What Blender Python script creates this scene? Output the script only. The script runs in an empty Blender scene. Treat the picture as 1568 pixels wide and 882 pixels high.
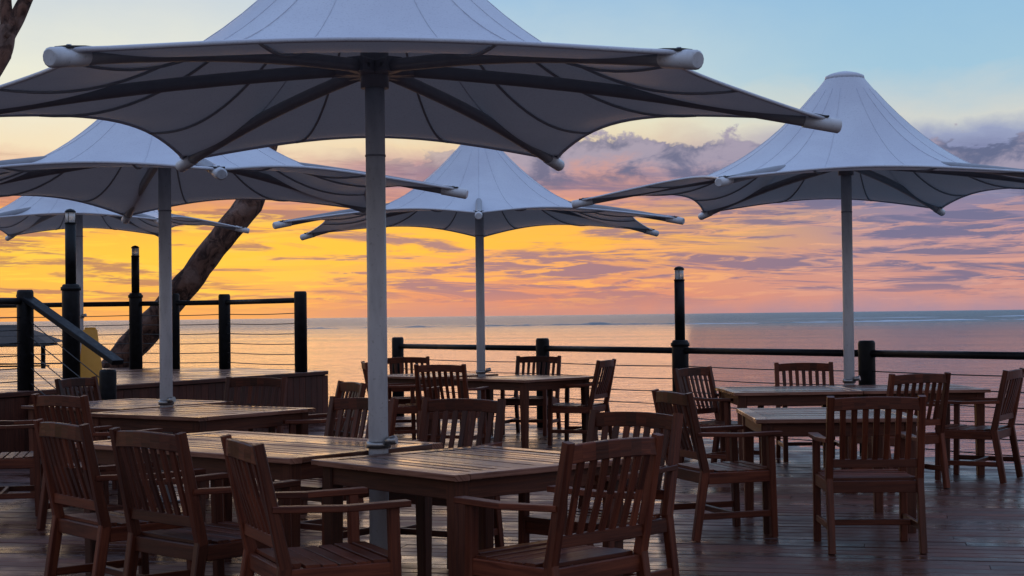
import bpy, bmesh, math, random
from mathutils import Vector, Matrix, noise
random.seed(7)
S=bpy.context.scene
S.view_settings.view_transform='Standard'
S.view_settings.look='None'
S.view_settings.exposure=0
def lin(r,g,b):
    f=lambda c:(c/255/12.92) if c/255<=.04045 else ((c/255+.055)/1.055)**2.4
    return (f(r),f(g),f(b),1)
# ------------------------------------------------------------ node helpers
class NT:
    def __init__(s,tree): s.t=tree; s.n=tree.nodes; s.l=tree.links
    def new(s,t,**k):
        n=s.n.new(t)
        for a,b in k.items(): setattr(n,a,b)
        return n
    def put(s,sock,v):
        if isinstance(v,bpy.types.NodeSocket): s.l.new(v,sock)
        elif v is not None: sock.default_value=v
    def m(s,op,a,b=None,c=None,clamp=False):
        n=s.new('ShaderNodeMath',operation=op); n.use_clamp=clamp
        s.put(n.inputs[0],a)
        if b is not None: s.put(n.inputs[1],b)
        if c is not None: s.put(n.inputs[2],c)
        return n.outputs[0]
    def mix(s,f,a,b,bt='MIX'):
        n=s.new('ShaderNodeMix',data_type='RGBA',blend_type=bt)
        s.put(n.inputs[0],f); s.put(n.inputs[6],a); s.put(n.inputs[7],b)
        return n.outputs[2]
    def ss(s,v,a,b,lo=0,hi=1):
        n=s.new('ShaderNodeMapRange',interpolation_type='SMOOTHSTEP')
        s.put(n.inputs[0],v); n.inputs[1].default_value=a; n.inputs[2].default_value=b
        n.inputs[3].default_value=lo; n.inputs[4].default_value=hi
        return n.outputs[0]
    def lr(s,v,a,b,lo=0,hi=1):
        n=s.new('ShaderNodeMapRange')
        s.put(n.inputs[0],v); n.inputs[1].default_value=a; n.inputs[2].default_value=b
        n.inputs[3].default_value=lo; n.inputs[4].default_value=hi
        return n.outputs[0]
    def ramp(s,v,st):
        n=s.new('ShaderNodeValToRGB'); e=n.color_ramp.elements
        while len(e)>1: e.remove(e[-1])
        e[0].position=st[0][0]; e[0].color=st[0][1]
        for p,c in st[1:]:
            x=e.new(p); x.color=c
        s.put(n.inputs[0],v); return n.outputs[0]
    def xyz(s,x,y,z):
        n=s.new('ShaderNodeCombineXYZ'); s.put(n.inputs[0],x); s.put(n.inputs[1],y); s.put(n.inputs[2],z); return n.outputs[0]
    def noise(s,v,scale,detail=3,rough=.55,dist=0):
        n=s.new('ShaderNodeTexNoise'); s.put(n.inputs['Vector'],v)
        n.inputs['Scale'].default_value=scale; n.inputs['Detail'].default_value=detail
        n.inputs['Roughness'].default_value=rough; n.inputs['Distortion'].default_value=dist
        return n.outputs[0]
# ------------------------------------------------------------ world
SUN_AZ=math.radians(-11); SUN_EL=math.radians(3)
W=bpy.data.worlds.new("World"); S.world=W; W.use_nodes=True
W.cycles.sampling_method='MANUAL'; W.cycles.sample_map_resolution=512
w=NT(W.node_tree); w.n.clear()
tc=w.new('ShaderNodeTexCoord'); sp=w.new('ShaderNodeSeparateXYZ'); w.l.new(tc.outputs['Generated'],sp.inputs[0])
X,Y,Z=sp.outputs
az=w.m('ARCTAN2',X,Y); e=w.m('ARCSINE',Z)
pos=w.m('DIVIDE',e,.25,clamp=True)
n1=w.noise(w.xyz(w.m('MULTIPLY',az,9),w.m('MULTIPLY',w.m('ADD',e,w.m('MULTIPLY',az,.03)),105),1.3),1.0,5,.64,.5)
n3=w.noise(w.xyz(w.m('MULTIPLY',az,24),w.m('MULTIPLY',e,44),3.1),1.0,5,.6,.3)
pos2=w.m('ADD',pos,w.m('MULTIPLY',w.m('SUBTRACT',n3,.5),.10),clamp=True)
L=w.ramp(pos2,[(0,lin(236,164,96)),(.07,lin(246,180,84)),(.16,lin(253,198,72)),(.235,lin(240,166,84)),(.29,lin(204,134,116)),(.34,lin(218,160,140)),(.42,lin(238,222,190)),(.6,lin(230,232,216)),(.8,lin(203,214,220)),(1,lin(180,200,225))])
C=w.ramp(pos2,[(0,lin(196,138,130)),(.05,lin(222,142,114)),(.12,lin(222,148,118)),(.18,lin(244,170,86)),(.245,lin(250,180,84)),(.29,lin(202,138,134)),(.36,lin(178,138,156)),(.43,lin(232,208,174)),(.50,lin(232,228,198)),(.62,lin(192,212,218)),(.8,lin(158,194,222)),(1,lin(146,187,222))])
R=w.ramp(pos2,[(0,lin(170,140,156)),(.05,lin(206,146,138)),(.12,lin(202,148,142)),(.19,lin(164,134,156)),(.28,lin(128,126,160)),(.37,lin(124,132,172)),(.43,lin(150,160,192)),(.48,lin(206,210,206)),(.6,lin(160,198,220)),(1,lin(130,180,222))])
wL=w.ss(az,-.02,-.22); wR=w.ss(az,.03,.25)
col=w.mix(wL,w.mix(wR,C,R),L)
n2=w.noise(w.xyz(w.m('MULTIPLY',az,20),w.m('MULTIPLY',w.m('SUBTRACT',e,w.m('MULTIPLY',az,.02)),200),7.7),1.0,5,.64,.7)
band=w.m('MULTIPLY',w.ss(e,.0,.02),w.ss(e,.11,.085))
m1=w.m('MULTIPLY',w.ss(n1,.475,.57),band)
dark=w.mix(wL,w.mix(wR,lin(140,114,136),lin(100,106,142)),lin(152,106,102))
col=w.mix(w.m('MULTIPLY',m1,.82),col,dark)
m2=w.m('MULTIPLY',w.ss(n2,.50,.60),w.m('MULTIPLY',band,w.ss(e,.10,.05)))
hi=w.mix(wL,w.mix(wR,lin(253,176,96),lin(226,166,150)),lin(254,206,80))
col=w.mix(w.m('MULTIPLY',m2,w.lr(wR,0,1,.85,.55)),col,hi)
gx=w.m('DIVIDE',w.m('ADD',az,.11),.22); gy=w.m('DIVIDE',w.m('SUBTRACT',e,.046),.020)
g=w.m('EXPONENT',w.m('MULTIPLY',w.m('ADD',w.m('MULTIPLY',gx,gx),w.m('MULTIPLY',gy,gy)),-1.0))
g=w.m('MULTIPLY',g,w.ss(n1,.56,.43))
col=w.mix(w.m('MULTIPLY',g,.9),col,(1.0,.55,.055,1))
n3b=w.noise(w.xyz(w.m('MULTIPLY',az,7),0,9.1),1.0,1,.5)
top=w.m('ADD',w.m('ADD',.080,w.m('MULTIPLY',n3,.056)),w.m('MULTIPLY',w.m('SUBTRACT',n3b,.5),.04))
dd=w.m('SUBTRACT',top,e)
bank=w.m('MULTIPLY',w.ss(dd,-.0005,.003),w.m('MULTIPLY',w.ss(e,.062,.088),w.ss(az,-.14,.02)))
shade=w.ss(n3,.42,.58)
bcol=w.mix(shade,lin(94,104,138),lin(158,150,172))
bcol=w.mix(w.m('MULTIPLY',w.ss(dd,.014,.030),w.ss(az,.22,.04)),bcol,w.mix(w.ss(n1,.42,.58),lin(206,150,142),lin(138,118,144)))
col=w.mix(w.m('MULTIPLY',bank,.94),col,bcol)
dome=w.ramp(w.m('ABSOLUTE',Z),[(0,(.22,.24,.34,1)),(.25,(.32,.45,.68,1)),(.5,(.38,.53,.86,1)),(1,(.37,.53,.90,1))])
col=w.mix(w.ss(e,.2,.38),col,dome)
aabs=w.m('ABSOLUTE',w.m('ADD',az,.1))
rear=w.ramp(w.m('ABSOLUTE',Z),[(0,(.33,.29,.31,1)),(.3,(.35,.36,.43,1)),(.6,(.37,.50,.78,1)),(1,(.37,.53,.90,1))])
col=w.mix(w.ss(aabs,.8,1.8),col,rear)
sky=w.new('ShaderNodeTexSky',sky_type='NISHITA'); sky.sun_disc=False
sky.sun_elevation=SUN_EL; sky.sun_rotation=SUN_AZ
scl=w.new('ShaderNodeVectorMath',operation='SCALE'); w.l.new(sky.outputs[0],scl.inputs[0]); scl.inputs[3].default_value=.05
hsv=w.mix(1.0,col,scl.outputs[0],'ADD')
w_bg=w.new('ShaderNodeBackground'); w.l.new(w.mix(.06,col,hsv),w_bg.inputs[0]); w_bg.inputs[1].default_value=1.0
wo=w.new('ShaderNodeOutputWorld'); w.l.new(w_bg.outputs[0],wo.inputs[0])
sl=bpy.data.lights.new("sun",'SUN'); sl.energy=.3; sl.angle=math.radians(35); sl.color=(1,.55,.25)
so=bpy.data.objects.new("sun",sl); S.collection.objects.link(so)
sd=Vector((math.sin(SUN_AZ)*math.cos(SUN_EL),math.cos(SUN_AZ)*math.cos(SUN_EL),math.sin(SUN_EL)))
so.rotation_euler=sd.to_track_quat('Z','Y').to_euler()
# ------------------------------------------------------------ materials
def mat(name,fn):
    m=bpy.data.materials.new(name); m.use_nodes=True; t=NT(m.node_tree)
    b=t.n['Principled BSDF']; fn(t,b); return m
def bump(t,b,h,strength=.3,dist=.01):
    n=t.new('ShaderNodeBump'); t.put(n.inputs['Height'],h); n.inputs['Strength'].default_value=strength; n.inputs['Distance'].default_value=dist
    t.l.new(n.outputs[0],b.inputs['Normal'])
def objc(t,sc=(1,1,1)):
    c=t.new('ShaderNodeTexCoord'); mp=t.new('ShaderNodeMapping'); t.l.new(c.outputs['Object'],mp.inputs[0]); mp.inputs['Scale'].default_value=sc
    return mp.outputs[0]
def wood(c1,c2,rough,spec=.5,wet=0.0):
    def f(t,b):
        a=t.new('ShaderNodeAttribute'); a.attribute_name='grain'
        sepa=t.new('ShaderNodeSeparateXYZ'); t.l.new(a.outputs['Vector'],sepa.inputs[0])
        v=t.xyz(t.m('MULTIPLY',sepa.outputs[0],3),t.m('MULTIPLY',sepa.outputs[1],60),t.m('MULTIPLY',sepa.outputs[2],50))
        n=t.noise(v,1,4,.65,.6)
        oi=t.new('ShaderNodeObjectInfo')
        big=t.noise(objc(t),1.7,3,.6)
        c=t.mix(t.ss(n,.3,.7),c1,c2)
        k=t.m('ADD',t.lr(sepa.outputs[2],0,1,.55,1.3),t.lr(oi.outputs['Random'],0,1,-.15,.15))
        k=t.m('MULTIPLY',k,t.lr(big,.3,.7,.75,1.25))
        kk=t.new('ShaderNodeCombineColor'); [t.put(kk.inputs[i],k) for i in range(3)]
        t.l.new(t.mix(1,c,kk.outputs[0],'MULTIPLY'),b.inputs['Base Color'])
        r=t.m('ADD',t.lr(n,.3,.7,rough-.06,rough+.1),t.lr(sepa.outputs[2],0,1,-.06,.08))
        t.put(b.inputs['Roughness'],t.m('ADD',r,t.lr(big,.4,.6,-wet,wet)))
        b.inputs['Specular IOR Level'].default_value=spec
        bump(t,b,n,.35,.003)
    return f
M_chair=mat("stained_teak",wood((.066,.013,.006,1),(.155,.037,.015,1),.42,.32))
M_table=mat("weathered_teak",wood((.12,.040,.024,1),(.28,.120,.075,1),.27,.52,.08))
M_tleg=mat("teak_leg",wood((.066,.016,.008,1),(.14,.040,.018,1),.45,.33))
M_deck=mat("wet_deck_boards",wood((.050,.015,.010,1),(.125,.042,.026,1),.33,.36,.14))
M_rdeck=mat("raised_deck_boards",wood((.14,.07,.05,1),(.26,.15,.11,1),.24,.55,.08))
M_fascia=mat("fascia_boards",wood((.05,.014,.009,1),(.11,.034,.020,1),.55,.3))
def f_black(t,b):
    n=t.noise(objc(t),18,4); t.l.new(t.mix(t.ss(n,.4,.7),(.004,.005,.007,1),(.012,.013,.016,1)),b.inputs['Base Color'])
    t.put(b.inputs['Roughness'],t.lr(n,.3,.7,.4,.65)); b.inputs['Specular IOR Level'].default_value=.25; bump(t,b,n,.3,.004)
M_black=mat("black_painted_timber",f_black)
def f_pole(t,b):
    n=t.noise(objc(t,(1,1,.25)),9,4,.65); n2=t.noise(objc(t),60,2)
    c=t.mix(t.ss(n,.42,.75),(.66,.67,.70,1),(.50,.51,.54,1)); c=t.mix(t.m('MULTIPLY',t.ss(n2,.6,.75),.4),c,(.28,.27,.25,1))
    t.l.new(c,b.inputs['Base Color']); b.inputs['Roughness'].default_value=.38; bump(t,b,n,.08,.003)
M_pole=mat("powder_coated_pole",f_pole)
def f_arm(t,b):
    n=t.noise(objc(t),12,3); t.l.new(t.mix(n,(.20,.205,.23,1),(.30,.31,.34,1)),b.inputs['Base Color']); b.inputs['Roughness'].default_value=.4
M_arm=mat("umbrella_arm_metal",f_arm)
def f_fab(t,b):
    n=t.noise(objc(t),1.6,4,.6,.4); n2=t.noise(objc(t),95,2,.5)
    c=t.mix(t.ss(n,.3,.7),(.70,.73,.80,1),(.62,.64,.72,1))
    c=t.mix(t.m('MULTIPLY',t.ss(n2,.55,.68),.35),c,(.40,.42,.49,1))
    t.l.new(c,b.inputs['Base Color']); b.inputs['Roughness'].default_value=.42
    h=t.m('ADD',t.m('MULTIPLY',n2,.2),n)
    bump(t,b,h,.3,.015)
    tr=t.new('ShaderNodeBsdfTranslucent'); tr.inputs[0].default_value=(.62,.57,.54,1)
    mx=t.new('ShaderNodeMixShader'); mx.inputs[0].default_value=.09
    t.l.new(b.outputs[0],mx.inputs[1]); t.l.new(tr.outputs[0],mx.inputs[2])
    t.l.new(mx.outputs[0],t.n['Material Output'].inputs[0])
M_fab=mat("pvc_canopy_fabric",f_fab)
def f_seam(t,b):
    n=t.noise(objc(t),20,2); t.l.new(t.mix(n,(.30,.30,.32,1),(.42,.42,.45,1)),b.inputs['Base Color']); b.inputs['Roughness'].default_value=.7
M_seam=mat("seam_webbing",f_seam)
def f_rub(t,b):
    n=t.noise(objc(t),20,2); t.l.new(t.mix(n,(.02,.02,.022,1),(.05,.05,.05,1)),b.inputs['Base Color']); b.inputs['Roughness'].default_value=.8
M_rub=mat("black_webbing",f_rub)
def f_steel(t,b):
    n=t.noise(objc(t),30,2); t.l.new(t.mix(n,(.25,.25,.26,1),(.5,.5,.5,1)),b.inputs['Base Color']); b.inputs['Metallic'].default_value=.9; b.inputs['Roughness'].default_value=.35
M_steel=mat("stainless_steel",f_steel)
def f_wire(t,b):
    n=t.noise(objc(t),30,2); t.l.new(t.mix(n,(.05,.05,.055,1),(.12,.12,.12,1)),b.inputs['Base Color']); b.inputs['Metallic'].default_value=.5; b.inputs['Roughness'].default_value=.5
M_wire=mat("wire_cable",f_wire)
def f_glass(t,b):
    n=t.noise(objc(t),25,2); t.l.new(t.mix(n,(.75,.72,.68,1),(.9,.88,.84,1)),b.inputs['Base Color']); b.inputs['Roughness'].default_value=.35; b.inputs['Transmission Weight'].default_value=.35
M_glass=mat("frosted_glass",f_glass)
def f_bark(t,b):
    n=t.noise(objc(t,(1,1,.6)),6,5,.7,.8); n2=t.noise(objc(t),2.6,3)
    c=t.mix(t.ss(n,.38,.62),(.035,.014,.010,1),(.20,.10,.07,1)); c=t.mix(t.m('MULTIPLY',t.ss(n2,.52,.62),.6),c,(.26,.17,.14,1))
    t.l.new(c,b.inputs['Base Color']); b.inputs['Roughness'].default_value=.85; bump(t,b,n,.9,.06)
M_bark=mat("bark",f_bark)
def f_leaf(t,b):
    oi=t.noise(objc(t),1.2,2); t.l.new(t.mix(oi,(.02,.04,.012,1),(.07,.11,.03,1)),b.inputs['Base Color']); b.inputs['Roughness'].default_value=.6
M_leaf=mat("leaves",f_leaf)
def f_yel(t,b):
    n=t.noise(objc(t),12,3); t.l.new(t.mix(n,(.62,.26,.02,1),(.75,.36,.04,1)),b.inputs['Base Color']); b.inputs['Roughness'].default_value=.4
M_yel=mat("yellow_plastic",f_yel)
def f_sea(t,b):
    c=t.new('ShaderNodeTexCoord'); s=t.new('ShaderNodeSeparateXYZ'); t.l.new(c.outputs['Object'],s.inputs[0])
    x,y=s.outputs[0],s.outputs[1]
    a=t.noise(t.xyz(t.m('MULTIPLY',x,.45),t.m('MULTIPLY',y,.95),0),1,5,.70,.6)
    far=t.noise(t.xyz(t.m('MULTIPLY',x,.012),t.m('MULTIPLY',y,.055),5),1,4,.6)
    t.l.new(t.mix(far,(.012,.045,.065,1),(.05,.12,.15,1)),b.inputs['Base Color'])
    far_f=t.ss(t.m('ADD',y,t.m('MULTIPLY',far,260)),200,720)
    t.put(b.inputs['Roughness'],t.m('ADD',.02,t.m('ADD',t.m('MULTIPLY',far_f,.24),t.m('MULTIPLY',far,.08))))
    b.inputs['IOR'].default_value=1.34
    n=t.new('ShaderNodeBump'); t.put(n.inputs['Height'],a); n.inputs['Strength'].default_value=1.0; n.inputs['Distance'].default_value=1.4
    t.l.new(n.outputs[0],b.inputs['Normal'])
M_sea=mat("sea_water",f_sea)
def f_foam(t,b):
    n=t.noise(objc(t,(.3,1,1)),1,3); t.l.new(t.mix(n,(.30,.36,.42,1),(.75,.78,.82,1)),b.inputs['Base Color']); b.inputs['Roughness'].default_value=.8
M_foam=mat("surf_foam",f_foam)
def f_swell(t,b):
    n=t.noise(objc(t,(.3,1,1)),1,3); t.l.new(t.mix(n,(.03,.07,.09,1),(.10,.15,.18,1)),b.inputs['Base Color']); b.inputs['Roughness'].default_value=.4
M_swell=mat("swell_water",f_swell)
def f_thatch(t,b):
    n=t.noise(objc(t),9,4); t.l.new(t.mix(n,(.03,.025,.022,1),(.09,.07,.06,1)),b.inputs['Base Color']); b.inputs['Roughness'].default_value=.95
M_thatch=mat("thatch",f_thatch)
# ------------------------------------------------------------ mesh helpers
class MB:
    def __init__(s): s.bm=bmesh.new(); s.g=s.bm.verts.layers.float_vector.new('grain'); s.mats=[]
    def mi(s,m):
        if m not in s.mats: s.mats.append(m)
        return s.mats.index(m)
    def beam(s,p0,p1,w,h,side=(1,0,0),m=None,w1=None,h1=None,bev=.0):
        p0=Vector(p0);p1=Vector(p1);d=(p1-p0); ln=d.length; d.normalize()
        sd=Vector(side); sd=(sd-d*sd.dot(d)).normalized(); n=d.cross(sd); r=random.random(); u0=random.random()*9
        w1=w if w1 is None else w1; h1=h if h1 is None else h1
        c=min(w,h)*.12 if bev==0 else bev
        def ring(p,w,h,u):
            out=[]
            for a,b2 in ((-w/2+c,-h/2),(w/2-c,-h/2),(w/2,-h/2+c),(w/2,h/2-c),(w/2-c,h/2),(-w/2+c,h/2),(-w/2,h/2-c),(-w/2,-h/2+c)):
                v=s.bm.verts.new(p+sd*a+n*b2); v[s.g]=(u0+u,a+b2+r*3,r); out.append(v)
            return out
        r0=ring(p0,w,h,0); r1=ring(p1,w1,h1,ln); k=s.mi(m) if m else 0
        fs=[s.bm.faces.new(r0[::-1]),s.bm.faces.new(r1)]
        for i in range(8): fs.append(s.bm.faces.new((r0[i],r0[(i+1)%8],r1[(i+1)%8],r1[i])))
        for f in fs: f.material_index=k
    def tube(s,pts,rad,m=None,n=12,cap=True,smooth=True,jit=0):
        pts=[Vector(p) for p in pts]; rad=rad if isinstance(rad,(list,tuple)) else [rad]*len(pts)
        k=s.mi(m) if m else 0; rings=[]; ref=Vector((0,0,1)) if abs((pts[-1]-pts[0]).normalized().z)<.9 else Vector((1,0,0))
        for i,p in enumerate(pts):
            d=(pts[min(i+1,len(pts)-1)]-pts[max(i-1,0)]).normalized()
            a=(ref-d*ref.dot(d)).normalized(); b=d.cross(a); rg=[]
            for j in range(n):
                t=2*math.pi*j/n; rr=rad[i]
                if jit: rr*=1+jit*noise.noise(Vector((p.x*3+math.cos(t)*1.5,p.y*3+math.sin(t)*1.5,p.z*3)))
                v=s.bm.verts.new(p+(a*math.cos(t)+b*math.sin(t))*rr); v[s.g]=(p.z,t*.1,.5); rg.append(v)
            rings.append(rg)
        for r0,r1 in zip(rings,rings[1:]):
            for j in range(n):
                f=s.bm.faces.new((r0[j],r0[(j+1)%n],r1[(j+1)%n],r1[j])); f.material_index=k; f.smooth=smooth
        if cap:
            for rg in (rings[0][::-1],rings[-1]):
                f=s.bm.faces.new(rg); f.material_index=k
    def mesh(s,name):
        bmesh.ops.recalc_face_normals(s.bm,faces=s.bm.faces)
        me=bpy.data.meshes.new(name); s.bm.to_mesh(me); s.bm.free()
        for m in s.mats: me.materials.append(m)
        return me
def obj(name,me,loc=(0,0,0),rz=0,parent=None):
    o=bpy.data.objects.new(name,me); S.collection.objects.link(o); o.location=loc; o.rotation_euler=(0,0,rz)
    if parent: o.parent=parent
    return o
# ------------------------------------------------------------ camera
cam=bpy.data.cameras.new("camera"); co=bpy.data.objects.new("camera",cam); S.collection.objects.link(co); S.camera=co
cam.lens=36*2400/1568; cam.sensor_width=36; cam.clip_end=60000; cam.clip_start=.05
co.matrix_world=Matrix.Translation((0,0,1.42))@Matrix.Rotation(math.radians(90+1.01),4,'X')@Matrix.Rotation(math.radians(-.68),4,'Z')
# ------------------------------------------------------------ sea
SEA=-1.3
def sea():
    bm=bmesh.new(); ys=[-200,0,30,80,200,600,2000,8000,30000]
    prev=None
    for y in ys:
        wd=30000
        row=[bm.verts.new((x,y,SEA)) for x in (-wd,0,wd)]
        if prev:
            for i in range(2): bm.faces.new((prev[i],prev[i+1],row[i+1],row[i]))
        prev=row
    me=bpy.data.meshes.new("sea"); bm.to_mesh(me); bm.free(); me.materials.append(M_sea); obj("sea",me)
sea()
def reef(name,x0,x1,y0,y1,h,seed,m=M_foam,dens=.0):
    mb=MB(); n=160; run=[]
    for i in range(n+1):
        t=i/n; x=x0+(x1-x0)*t; y=y0+(y1-y0)*t+6*math.sin(t*7+seed)
        k=noise.noise(Vector((t*9,seed,0)))+.3*noise.noise(Vector((t*40,seed,4)))+dens
        hh=h*min(1,max(0,k+.25))*math.sin(math.pi*t)**.4
        if hh>.03*h: run.append((x,y,hh))
        if (hh<=.03*h or i==n) and run:
            if len(run)>2:
                pr=None
                for (a,b,c) in run:
                    r=[mb.bm.verts.new((a,b-2.5*c-1,SEA+.02)),mb.bm.verts.new((a,b,SEA+c)),mb.bm.verts.new((a,b+3,SEA+.02))]
                    if pr:
                        for q in range(2): mb.bm.faces.new((pr[q],pr[q+1],r[q+1],r[q]))
                    pr=r
            run=[]
    mb.mi(m); obj(name,mb.mesh(name))
reef("breaking_wave",40,190,400,430,.42,3,dens=.35)
reef("breaking_wave",90,330,620,680,.45,8,dens=.1)
reef("breaking_wave",-10,55,420,410,.65,5,M_swell,dens=.3)
reef("breaking_wave",-70,5,400,400,.5,9,M_swell,dens=.0)
reef("breaking_wave",40,190,396,426,.35,21,M_swell,dens=.1)
# ------------------------------------------------------------ decks
def clip(poly,p,d):
    t0,t1=-1e9,1e9; n=len(poly)
    for i in range(n):
        a=Vector(poly[i]);b=Vector(poly[(i+1)%n]); ed=b-a; nr=Vector((-ed.y,ed.x))
        den=nr.dot(d); num=nr.dot(a-p)
        if abs(den)<1e-9:
            if num>0: return None
            continue
        t=num/den
        if den>0: t0=max(t0,t)
        else: t1=min(t1,t)
    return (t0,t1) if t1-t0>.1 else None
def planks(mb,poly,ang,wd,gap,z,th,m):
    d=Vector((math.cos(ang),math.sin(ang))); n=Vector((-d.y,d.x)); ks=[n.dot(Vector(p)) for p in poly]
    k=min(ks)+wd/2
    while k<max(ks):
        r=clip(poly,n*k,d)
        if r:
            t=r[0]
            while t<r[1]-.05:
                ln=random.uniform(2.4,4.8) if t>r[0] else random.uniform(.8,4)
                t2=min(r[1],t+ln); zz=z-th/2
                a=n*k+d*(t+.002); b=n*k+d*(t2-.002)
                mb.beam((a.x,a.y,zz+random.uniform(-.002,.002)),(b.x,b.y,zz+random.uniform(-.002,.002)),wd-gap,th,(n.x,n.y,random.uniform(-.02,.02)),m,bev=.004)
                t=t2
        k+=wd
edgeA=Vector((4.63,14.2)); ed=Vector((-6.28,8.4)).normalized(); edn=Vector((ed.y,-ed.x))
out=edn*.16
e0=edgeA+out-ed*7.5; e1=edgeA+out+ed*12
mb=MB(); poly=[(-9,2.5),(e0.x,2.5),(e0.x,e0.y),(e1.x,e1.y),(-9,e1.y)]
planks(mb,poly,math.radians(-13),.145,.010,0,.03,M_deck)
def slab(mb,poly,z0,z1,m):
    k=mb.mi(m); a=[mb.bm.verts.new((p[0],p[1],z0)) for p in poly]; b=[mb.bm.verts.new((p[0],p[1],z1)) for p in poly]
    fs=[mb.bm.faces.new(a[::-1]),mb.bm.faces.new(b)]
    for i in range(len(poly)): fs.append(mb.bm.faces.new((a[i],a[(i+1)%len(poly)],b[(i+1)%len(poly)],b[i])))
    for f in fs: f.material_index=k
slab(mb,poly,-.28,-.045,M_black)
for i in range(9):
    p=edgeA-edn*.3+ed*(-5+i*2.1)
    mb.tube([(p.x,p.y,SEA-.5),(p.x,p.y,-.29)],.13,M_black)
obj("timber_deck",mb.mesh("timber_deck"))
RZ=.70
sl_=lambda y:-2.55-(21.3-y)/2.05
rp=[(sl_(9.5),9.5),(-2.55,21.3),(-4.0,23.0),(-5.4,23.6),(-12,24.6),(-14,14)]
mb=MB(); planks(mb,rp,math.radians(8),.14,.008,RZ,.03,M_rdeck)
slab(mb,rp,RZ-.2,RZ-.05,M_black)
def fascia(mb,a,b,z0,z1,m):
    a=Vector(a);b=Vector(b);d=(b-a);L_=d.length;d.normalize();n=Vector((d.y,-d.x)); t=0
    while t<L_:
        p=a+d*(t+.07)+n*.015; mb.beam((p.x,p.y,z0),(p.x,p.y,z1),.136,.025,(d.x,d.y,0),m); t+=.14
    q0=a+n*.02;q1=b+n*.02
    mb.beam((q0.x,q0.y,z1+.035),(q1.x,q1.y,z1+.035),.06,.05,(n.x,n.y,0),m)
fascia(mb,rp[0],rp[1],-.02,RZ-.06,M_fascia); fascia(mb,rp[1],rp[2],-.9,RZ-.06,M_fascia); fascia(mb,rp[2],rp[3],-.9,RZ-.06,M_fascia)
for p in ((-3,22),(-5,23.2),(-8,23.8),(-11,24.2)): mb.tube([(p[0],p[1]-.3,SEA-.5),(p[0],p[1]-.3,RZ-.21)],.14,M_black)
obj("raised_deck",mb.mesh("raised_deck"))
mb=MB(); ld=Vector((2.1,4.3)).normalized(); st=Vector((ld.y,-ld.x)); base=Vector((-5.05,16.25))
for i in range(3):
    z=RZ-.175*(i+1); a=base+st*(.32*i+.2); b=a+ld*.95
    mb.beam((a.x,a.y,z-.02),(b.x,b.y,z-.02),.30,.035,(st.x,st.y,0),M_fascia)
    a2=a+st*(-.13);b2=b+st*(-.13); mb.beam((a2.x,a2.y,z-.1),(b2.x,b2.y,z-.1),.02,.12,(st.x,st.y,0),M_fascia)
for q in (0,.95):
    a=base+ld*q+st*.05; b=base+ld*q+st*1.15
    mb.beam((a.x,a.y,RZ-.12),(b.x,b.y,.05),.05,.2,(ld.x,ld.y,0),M_fascia)
obj("deck_steps",mb.mesh("deck_steps"))
# ------------------------------------------------------------ railings
def post(mb,x,y,z0,h,r=.085):
    mb.tube([(x,y,z0),(x,y,z0+h-.03),(x,y,z0+h-.008),(x,y,z0+h)],[r,r,r*.93,r*.8],M_black,20)
def rail(mb,pts,zr,zb,n=6,r=.036):
    for a,b in zip(pts,pts[1:]):
        mb.tube([(a[0],a[1],zr),(b[0],b[1],zr)],r,M_black,12)
        for i in range(n):
            z=zb+.1+(zr-zb-.16)*i/(n-.2)
            q=[]
            for j in range(9):
                t=j/8; q.append((a[0]+(b[0]-a[0])*t,a[1]+(b[1]-a[1])*t,z-.012*math.sin(math.pi*t)))
            mb.tube(q,.006,M_wire,6)
def lamp(x,y,z0,h):
    e_=bpy.data.objects.new("bollard_lamp",None); S.collection.objects.link(e_); e_.location=(x,y,z0)
    mb=MB(); post(mb,0,0,0,1.12,.095)
    mb.tube([(0,0,1.12),(0,0,h-.16)],.058,M_black,20)
    mb.tube([(0,0,1.05),(0,0,1.09)],.108,M_black,20)
    mb.tube([(0,0,h-.165),(0,0,h-.15)],.062,M_black,20)
    mb.tube([(0,0,h-.04),(0,0,h-.03),(0,0,h-.01),(0,0,h)],[.060,.060,.042,.01],M_black,20)
    for i in range(3):
        t=i*math.pi*2/3+.4; mb.tube([(.054*math.cos(t),.054*math.sin(t),h-.15),(.054*math.cos(t),.054*math.sin(t),h-.045)],.003,M_black,6)
    obj("post",mb.mesh("lamp_post"),parent=e_)
    mb=MB(); mb.tube([(0,0,h-.15),(0,0,h-.04)],.051,M_glass,20); obj("glass_head",mb.mesh("lamp_glass"),parent=e_)
mb=MB(); RP=[edgeA+ed*t for t in (-6.2,-3.4,-.9,1.83,4.55,7.1,10.5)]
for i,p in enumerate(RP):
    if i not in (2,4): post(mb,p.x,p.y,0,1.13)
rail(mb,[(p.x,p.y) for p in RP],1.0,0)
obj("deck_railing",mb.mesh("deck_railing"))
lamp(RP[4].x,RP[4].y,0,1.96)
mb=MB(); q=[(-2.83,20.95),(-4.15,22.6),(-5.55,23.1),(-8.2,23.6),(-11.5,24.1)]
for p in q[:2]+q[3:]: post(mb,p[0],p[1],RZ,1.08)
post(mb,-4.93,22.9,RZ,1.1,.07)
rail(mb,q,RZ+.96,RZ); obj("raised_deck_railing",mb.mesh("raised_deck_railing"))
lamp(-5.55,23.1,RZ,1.82)
mb=MB(); q=[(-5.08,16.35),(-6.3,13.9),(-7.6,11.2)]
for p in q: post(mb,p[0],p[1],RZ,1.05)
rail(mb,q,RZ+.93,RZ)
lo=(-4.05,15.68); post(mb,lo[0],lo[1],0,.93)
mb.beam((-5.12,16.38,RZ+1.0),(-3.93,15.6,1.0),.15,.05,(.55,.83,0),M_black)
for i in range(5):
    z=.12+.16*i; mb.tube([(-5.08,16.35,RZ+z),(lo[0],lo[1],z+.02)],.006,M_wire,6)
obj("stair_railing",mb.mesh("stair_railing"))
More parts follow.
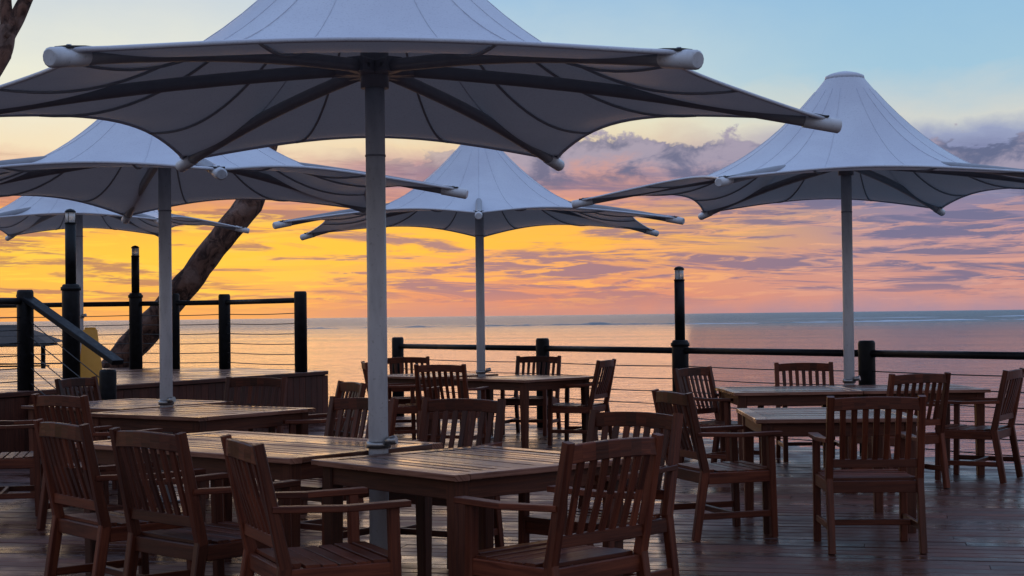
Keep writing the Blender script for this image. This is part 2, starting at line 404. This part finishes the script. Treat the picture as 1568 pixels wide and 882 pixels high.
lamp(-4.80,17.05,RZ,1.94)
# ------------------------------------------------------------ yellow wet-floor sign
mb=MB()
for s_ in (-1,1):
    mb.beam((0,s_*.16,0),(0,s_*.02,.62),.28,.015,(1,0,0),M_yel,w1=.15)
mb.beam((-.06,0,.62),(.06,0,.62),.03,.05,(0,1,0),M_yel)
obj("wet_floor_sign",mb.mesh("wet_floor_sign"),(-4.70,17.45,RZ),.3)
# ------------------------------------------------------------ umbrellas
def umbrella(px,py,z0,R,rot,zt,zhub,ztop,lean=(0,0)):
    E=bpy.data.objects.new("patio_umbrella",None); S.collection.objects.link(E); E.location=(px,py,z0); E.rotation_euler=(0,0,math.radians(rot))
    zt-=z0;zhub-=z0;ztop-=z0
    tips=[Vector((R*math.cos(math.radians(60*i)),R*math.sin(math.radians(60*i)),zt)) for i in range(6)]
    NS=20;NT_=28; r0=.17
    def edge(i,s):
        a=tips[i];b=tips[(i+1)%6]; p=a.lerp(b,s); k=4*s*(1-s); rr=math.hypot(p.x,p.y); f=(rr-.36*k**.8*(R/2.4))/rr
        return Vector((p.x*f,p.y*f,p.z+.11*k))
    zm=zt+.06
    def surf(i,s,t):
        ep=edge(i,s); re=math.hypot(ep.x,ep.y); dr=Vector((ep.x/re,ep.y/re,0))
        q=t*t*(3-2*t); q=q*t
        rb=.84*R*(1-q)+re*q; r=r0+(rb-r0)*t
        f=(1-t)**2.35
        ez=zm*(1-t**2)+ep.z*t**2
        sag=-.03*math.sin(math.pi*t)*4*s*(1-s)
        return Vector((dr.x*r,dr.y*r,ez+(ztop-ez)*f+sag))
    bm=bmesh.new(); grid=[]
    for i in range(6):
        for j in range(NS):
            grid.append([bm.verts.new(surf(i,j/NS,t/NT_)) for t in range(NT_+1)])
    n=len(grid)
    for a in range(n):
        for t in range(NT_):
            f=bm.faces.new((grid[a][t],grid[a][t+1],grid[(a+1)%n][t+1],grid[(a+1)%n][t])); f.smooth=True
    me=bpy.data.meshes.new("canopy"); bm.to_mesh(me); bm.free(); me.materials.append(M_fab)
    c=obj("canopy",me,parent=E)
    mb=MB(); mb.tube([(0,0,ztop-.02),(0,0,ztop+.012),(0,0,ztop+.035),(0,0,ztop+.05),(0,0,ztop+.06)],[.185,.18,.13,.07,.015],M_fab,24)
    mb.tube([(0,0,ztop-.026),(0,0,ztop-.018)],.187,M_seam,24)
    obj("vent_cap",mb.mesh("vent_cap"),parent=E)
    mb=MB()
    for i in range(6):
        for s in (.27,.73):
            mb.tube([surf(i,s,t/18)+Vector((0,0,-.010)) for t in range(1,19)],.007,M_seam,5)
        mb.tube([edge(i,k/20)-Vector((0,0,.004)) for k in range(21)],.011,M_fab,6)
    for i in range(6):
        for s in (.0,.27,.73):
            mb.tube([surf(i,s,t/18)+Vector((0,0,.001)) for t in range(1,18)],.003,M_fab,5)
    obj("seams_and_hem",mb.mesh("seams"),parent=E)
    mb=MB()
    for tp in tips:
        d=Vector((tp.x,tp.y,0)).normalized(); sdv=Vector((-d.y,d.x,0)); q=[]
        for k in range(11):
            t=k/10; r=.09+(R-.09)*t; z=zhub+(zt-.03-zhub)*t+.035*math.sin(math.pi*t); q.append(d*r+Vector((0,0,z)))
        mb.tube(q,[.034]*11,M_arm,12)
        dd_=(q[-1]-q[-2]).normalized(); a=q[-1]-dd_*.14; b=q[-1]+dd_*.05
        mb.tube([a,b,b+dd_*.010],[.039,.039,.030],M_pole,14)
        pl=q[-1]+Vector((0,0,.040)); mb.beam(pl-d*.12,pl-d*.01,.07,.010,sdv,M_rub)
        for s_ in (-1,1):
            mb.tube([pl-d*.02+sdv*.02*s_,pl-d*.09+sdv*.045*s_+Vector((0,0,.008)),pl-d*.16+sdv*.05*s_+Vector((0,0,.012))],.006,M_rub,6)
        mb.tube([pl-d*.05,pl-d*.05+Vector((0,0,.015))],.010,M_steel,8)
        l0=d*.05+Vector((0,0,zhub)); mb.beam(l0,d*.2+Vector((0,0,zhub-.0)),.075,.10,(0,0,1),M_arm)
        mb.tube([d*.15+sdv*-.05+Vector((0,0,zhub)),d*.15+sdv*.05+Vector((0,0,zhub))],.014,M_steel,8)
    mb.tube([(0,0,zhub-.10),(0,0,zhub+.10)],.072,M_arm,24)
    mb.tube([(0,0,zhub),(0,0,ztop)],.03,M_arm,16)
    obj("frame",mb.mesh("frame"),parent=E)
    mb=MB(); lx,ly=lean
    mb.tube([(-lx,-ly,0.02),(0,0,zhub)],.05,M_pole,28)
    f=.78/zhub
    q=Vector((-lx,-ly,0))*(1-f)
    mb.tube([(q.x,q.y,.755),(q.x,q.y,.79)],.062,M_steel,24)
    mb.tube([(q.x+.04,q.y-.05,.79),(q.x+.09,q.y-.07,.80)],.022,M_steel,12)
    mb.tube([(-lx,-ly,0),(-lx,-ly,.02)],.14,M_steel,24)
    for i in range(4):
        t=i*math.pi/2+.7; mb.tube([(-lx+.11*math.cos(t),-ly+.11*math.sin(t),.018),(-lx+.11*math.cos(t),-ly+.11*math.sin(t),.04)],.012,M_steel,6)
    mb.tube([(0,0,zhub-.45),(0,0,zhub-.44)],.053,M_arm,24)
    obj("pole",mb.mesh("pole"),parent=E)
umbrella(-.69,8.0,0,2.38,5.5,2.435,2.69,3.48)
umbrella(3.15,14.7,0,2.52,-5,2.51,2.80,3.62)
umbrella(-.37,18.2,0,2.5,31,2.46,2.80,3.46)
umbrella(-2.72,12.3,0,2.36,-9,2.39,2.72,3.34)
umbrella(-6.07,22.0,RZ,2.3,12,2.72,3.05,3.8)
# ------------------------------------------------------------ furniture
def chair_mesh():
    mb=MB(); m=M_chair; wx=.265
    for s in (-1,1):
        mb.beam((s*wx,-.07,0),(s*wx,0,.44),.04,.05,(1,0,0),m,h1=.055)
        mb.beam((s*wx,0,.425),(s*wx,-.105,.922),.042,.052,(1,0,0),m,h1=.04)
        mb.beam((s*wx,.47,0),(s*wx,.455,.640),.045,.045,(1,0,0),m)
        mb.beam((s*(wx+.005),-.055,.662),(s*(wx+.012),.25,.650),.045,.026,(1,0,0),m,w1=.06)
        mb.beam((s*(wx+.012),.25,.650),(s*(wx+.008),.52,.655),.06,.026,(1,0,0),m,w1=.065)
        mb.beam((s*wx,.02,.385),(s*wx,.44,.385),.028,.07,(1,0,0),m)
        mb.beam((s*wx,-.04,.15),(s*wx,.45,.15),.025,.04,(1,0,0),m)
    mb.beam((-wx+.015,.20,.15),(wx-.015,.20,.15),.03,.035,(0,1,0),m)
    mb.beam((-wx+.02,.455,.385),(wx-.02,.455,.385),.028,.07,(0,1,0),m)
    mb.beam((-wx+.02,.0,.385),(wx-.02,.0,.385),.028,.07,(0,1,0),m)
    N=8
    def tz(x): return .872+.012*(1-(x/wx)**2)
    def ty(x): return -.094-.028*(1-(x/wx)**2)
    for i in range(N):
        x0=-wx+2*wx*i/N; x1=-wx+2*wx*(i+1)/N
        mb.beam((x0,ty(x0),tz(x0)),(x1+.002,ty(x1),tz(x1)),.026,.074,(0,1,0),m,bev=.004)
    mb.beam((-wx+.015,-.022,.525),(wx-.015,-.022,.525),.024,.05,(0,1,0),m)
    for i in range(7):
        x=-.195+.39*i/6; yy=ty(x)
        mb.beam((x*.97,-.022,.535),(x*.985,-.035+(yy+.098)*.9-.022,.70),.032,.014,(1,0,0),m)
        mb.beam((x*.985,-.035+(yy+.098)*.9-.022,.70),(x,yy,tz(x)-.02),.032,.014,(1,0,0),m,w1=.036)
    for i in range(7):
        y=.045+i*.071; z=.428-.010*math.sin(math.pi*i/6)
        mb.beam((-wx+(.0 if 0<i<6 else .03),y,z),(wx-(.0 if 0<i<6 else .03),y,z),.060,.018,(0,1,0),m)
    return mb.mesh("patio_armchair")
CM=[chair_mesh() for _ in range(4)]
chairs=[(-2.14,7.76,40),(-1.57,7.10,46),(-1.02,6.47,24),(.33,6.35,134),(.55,7.88,228),(-.35,9.35,240),(-.99,9.6,230),
(-1.33,12.0,205),(-2.2,13.15,250),(-2.98,10.6,52),(-3.98,11.6,12),
(-1.55,17.5,10),(-1.3,19.3,280),(-.72,16.3,70),(.28,19.0,250),(.93,17.2,158),
(1.11,10.05,18),(2.12,9.25,88),(1.72,14.3,-42),(2.85,15.3,268),(3.18,12.5,112),(4.08,13.1,148),(-3.7,13.6,-20)]
for i,(x,y,a) in enumerate(chairs):
    obj("patio_armchair",CM[i%4],(x,y,.003),math.radians(a-90))
def table_mesh(lx,ly):
    mb=MB(); ft=.085; z=.725; th=.028
    mb.beam((-lx/2,-ly/2+ft/2,z),(lx/2,-ly/2+ft/2,z),ft,th,(0,1,0),M_table)
    mb.beam((-lx/2,ly/2-ft/2,z),(lx/2,ly/2-ft/2,z),ft,th,(0,1,0),M_table)
    mb.beam((-lx/2+ft/2,-ly/2+ft+.003,z),(-lx/2+ft/2,ly/2-ft-.003,z),ft,th,(1,0,0),M_table)
    mb.beam((lx/2-ft/2,-ly/2+ft+.003,z),(lx/2-ft/2,ly/2-ft-.003,z),ft,th,(1,0,0),M_table)
    n=round((ly-2*ft)/.078); wd=(ly-2*ft)/n
    for i in range(n):
        y=-ly/2+ft+wd*(i+.5); zz=z-.001+random.uniform(-.0015,.0015); mb.beam((-lx/2+ft+.003,y,zz),(lx/2-ft-.003,y,zz),wd-.011,th-.004,(0,1,random.uniform(-.02,.02)),M_table,bev=.004)
    for s in (-1,1):
        for q in (-1,1):
            mb.beam((s*(lx/2-.075),q*(ly/2-.075),0),(s*(lx/2-.075),q*(ly/2-.075),z-th/2),.06,.06,(1,0,0),M_tleg,w1=.078,h1=.078)
        mb.beam((s*(lx/2-.06),-ly/2+.1,z-.06),(s*(lx/2-.06),ly/2-.1,z-.06),.025,.085,(1,0,0),M_tleg)
        mb.beam((-lx/2+.1,s*(ly/2-.06),z-.06),(lx/2-.1,s*(ly/2-.06),z-.06),.025,.085,(0,1,0),M_tleg)
    mb.beam((0,-ly/2+.08,z-.04),(0,ly/2-.08,z-.04),.05,.035,(1,0,0),M_tleg)
    return mb.mesh("patio_table")
T18=table_mesh(1.8,1.1); T11=table_mesh(1.1,1.1); T12=table_mesh(1.2,1.2); T105=table_mesh(1.06,1.2)
a=Vector((math.cos(math.radians(-40)),math.sin(math.radians(-40))))
c=Vector((-.69,8.0))-a*(.9+.06)
obj("patio_table",T18,(c.x,c.y,0),math.radians(-40))
obj("patio_table",T11,(-.20,7.50,0),math.radians(-49))
obj("patio_table",T12,(-2.33,11.72,0),math.radians(-35))
obj("patio_table",T12,(-3.15,12.85,0),math.radians(-35))
obj("patio_table",T11,(.12,17.3,0),math.radians(-45))
obj("patio_table",T11,(-.95,18.4,0),math.radians(-45))
obj("patio_table",T105,(2.1,10.6,0),math.radians(-2))
obj("patio_table",T11,(2.42,13.95,0),math.radians(2))
obj("patio_table",T11,(3.53,14.0,0),math.radians(2))
# ------------------------------------------------------------ trees
def tree(name,paths,crown,seed):
    E=bpy.data.objects.new(name,None); S.collection.objects.link(E)
    mb=MB()
    for pts,rads in paths:
        q=[];r=[]
        for i in range(len(pts)-1):
            for k in range(10):
                t=k/10; q.append(Vector(pts[i]).lerp(Vector(pts[i+1]),t)); r.append(rads[i]+(rads[i+1]-rads[i])*t)
        q.append(Vector(pts[-1])); r.append(rads[-1])
        q=[p+Vector((.05*noise.noise(p*.9),.05*noise.noise(p*.9+Vector((5,5,5))),0)) for p in q]
        mb.tube(q,r,M_bark,20,jit=.22)
    obj("trunk",mb.mesh("trunk"),parent=E)
    rnd=random.Random(seed); bm=bmesh.new()
    for (c,rr,n) in crown:
        c=Vector(c)
        for _ in range(n):
            d=Vector((rnd.gauss(0,1),rnd.gauss(0,1),rnd.gauss(0,.6))).normalized()*rr*rnd.random()**.45; p=c+d
            u=Vector((rnd.gauss(0,1),rnd.gauss(0,1),rnd.gauss(0,1))).normalized(); v=u.orthogonal().normalized(); s=rnd.uniform(.08,.16)
            bm.faces.new([bm.verts.new(p-u*s),bm.verts.new(p+v*s*.4),bm.verts.new(p+u*s),bm.verts.new(p-v*s*.4)])
    me=bpy.data.meshes.new("crown"); bm.to_mesh(me); bm.free(); me.materials.append(M_leaf); obj("crown",me,parent=E)
tree("leaning_tree",[([(-7.4,25.0,-1.5),(-6.35,24.7,.6),(-5.2,24.5,1.85),(-4.05,24.3,3.2),(-3.78,24.3,4.2),(-3.2,24.3,5.4),(-2.3,24.5,7.4)],[.30,.23,.21,.20,.18,.16,.12]),
 ([(-2.6,24.45,6.8),(-3.0,24.5,7.6),(-4.0,24.8,8.6)],[.11,.08,.05]),([(-2.3,24.5,7.4),(-1.7,24.8,8.6)],[.11,.06])],
 [((-2.6,24.5,9.3),1.6,900),((-1.3,24.8,9.5),1.3,700),((-4.3,24.8,9.4),1.5,900)],3)
tree("shore_tree",[([(-9.4,20.2,-.5),(-8.4,20,2.2),(-7.1,20,3.9),(-6.48,20,4.85),(-6.38,20,5.2)],[.24,.19,.14,.12,.115]),
 ([(-6.42,20,5.05),(-6.12,20,5.6),(-5.8,20.1,6.6),(-5.2,20.2,7.8)],[.10,.08,.07,.05]),([(-6.42,20,5.0),(-6.42,20,5.7),(-6.7,20.1,6.9),(-7.2,20.2,8)],[.09,.07,.06,.04])],
 [((-5.2,20.2,8.9),1.3,700),((-7.2,20.2,9.0),1.5,900)],5)
# ------------------------------------------------------------ pier pavilion
mb=MB()
for x in (-2.2,0,2.2):
    for y in (-1.4,1.4): mb.tube([(x,y,-1.5),(x,y,1.75)],.09,M_black,10)
mb.beam((-3,0,.15),(3,0,.15),3.4,.15,(0,1,0),M_fascia)
mb.beam((-2.7,0,1.72),(2.7,0,1.72),3.2,.1,(0,1,0),M_thatch)
k=mb.mi(M_thatch); v=[mb.bm.verts.new(p) for p in ((-3,-1.9,1.8),(3,-1.9,1.8),(3,1.9,1.8),(-3,1.9,1.8),(-1.6,0,2.5),(1.6,0,2.5))]
for f in ((0,1,5,4),(1,2,5),(2,3,4,5),(3,0,4),(0,3,2,1)): mb.bm.faces.new([v[i] for i in f]).material_index=k
for y in (-1.6,1.6): mb.beam((-3,y,.95),(3,y,.95),.06,.06,(0,1,0),M_black)
obj("pier_pavilion",mb.mesh("pier_pavilion"),(-20.5,60,-1.2),.1)
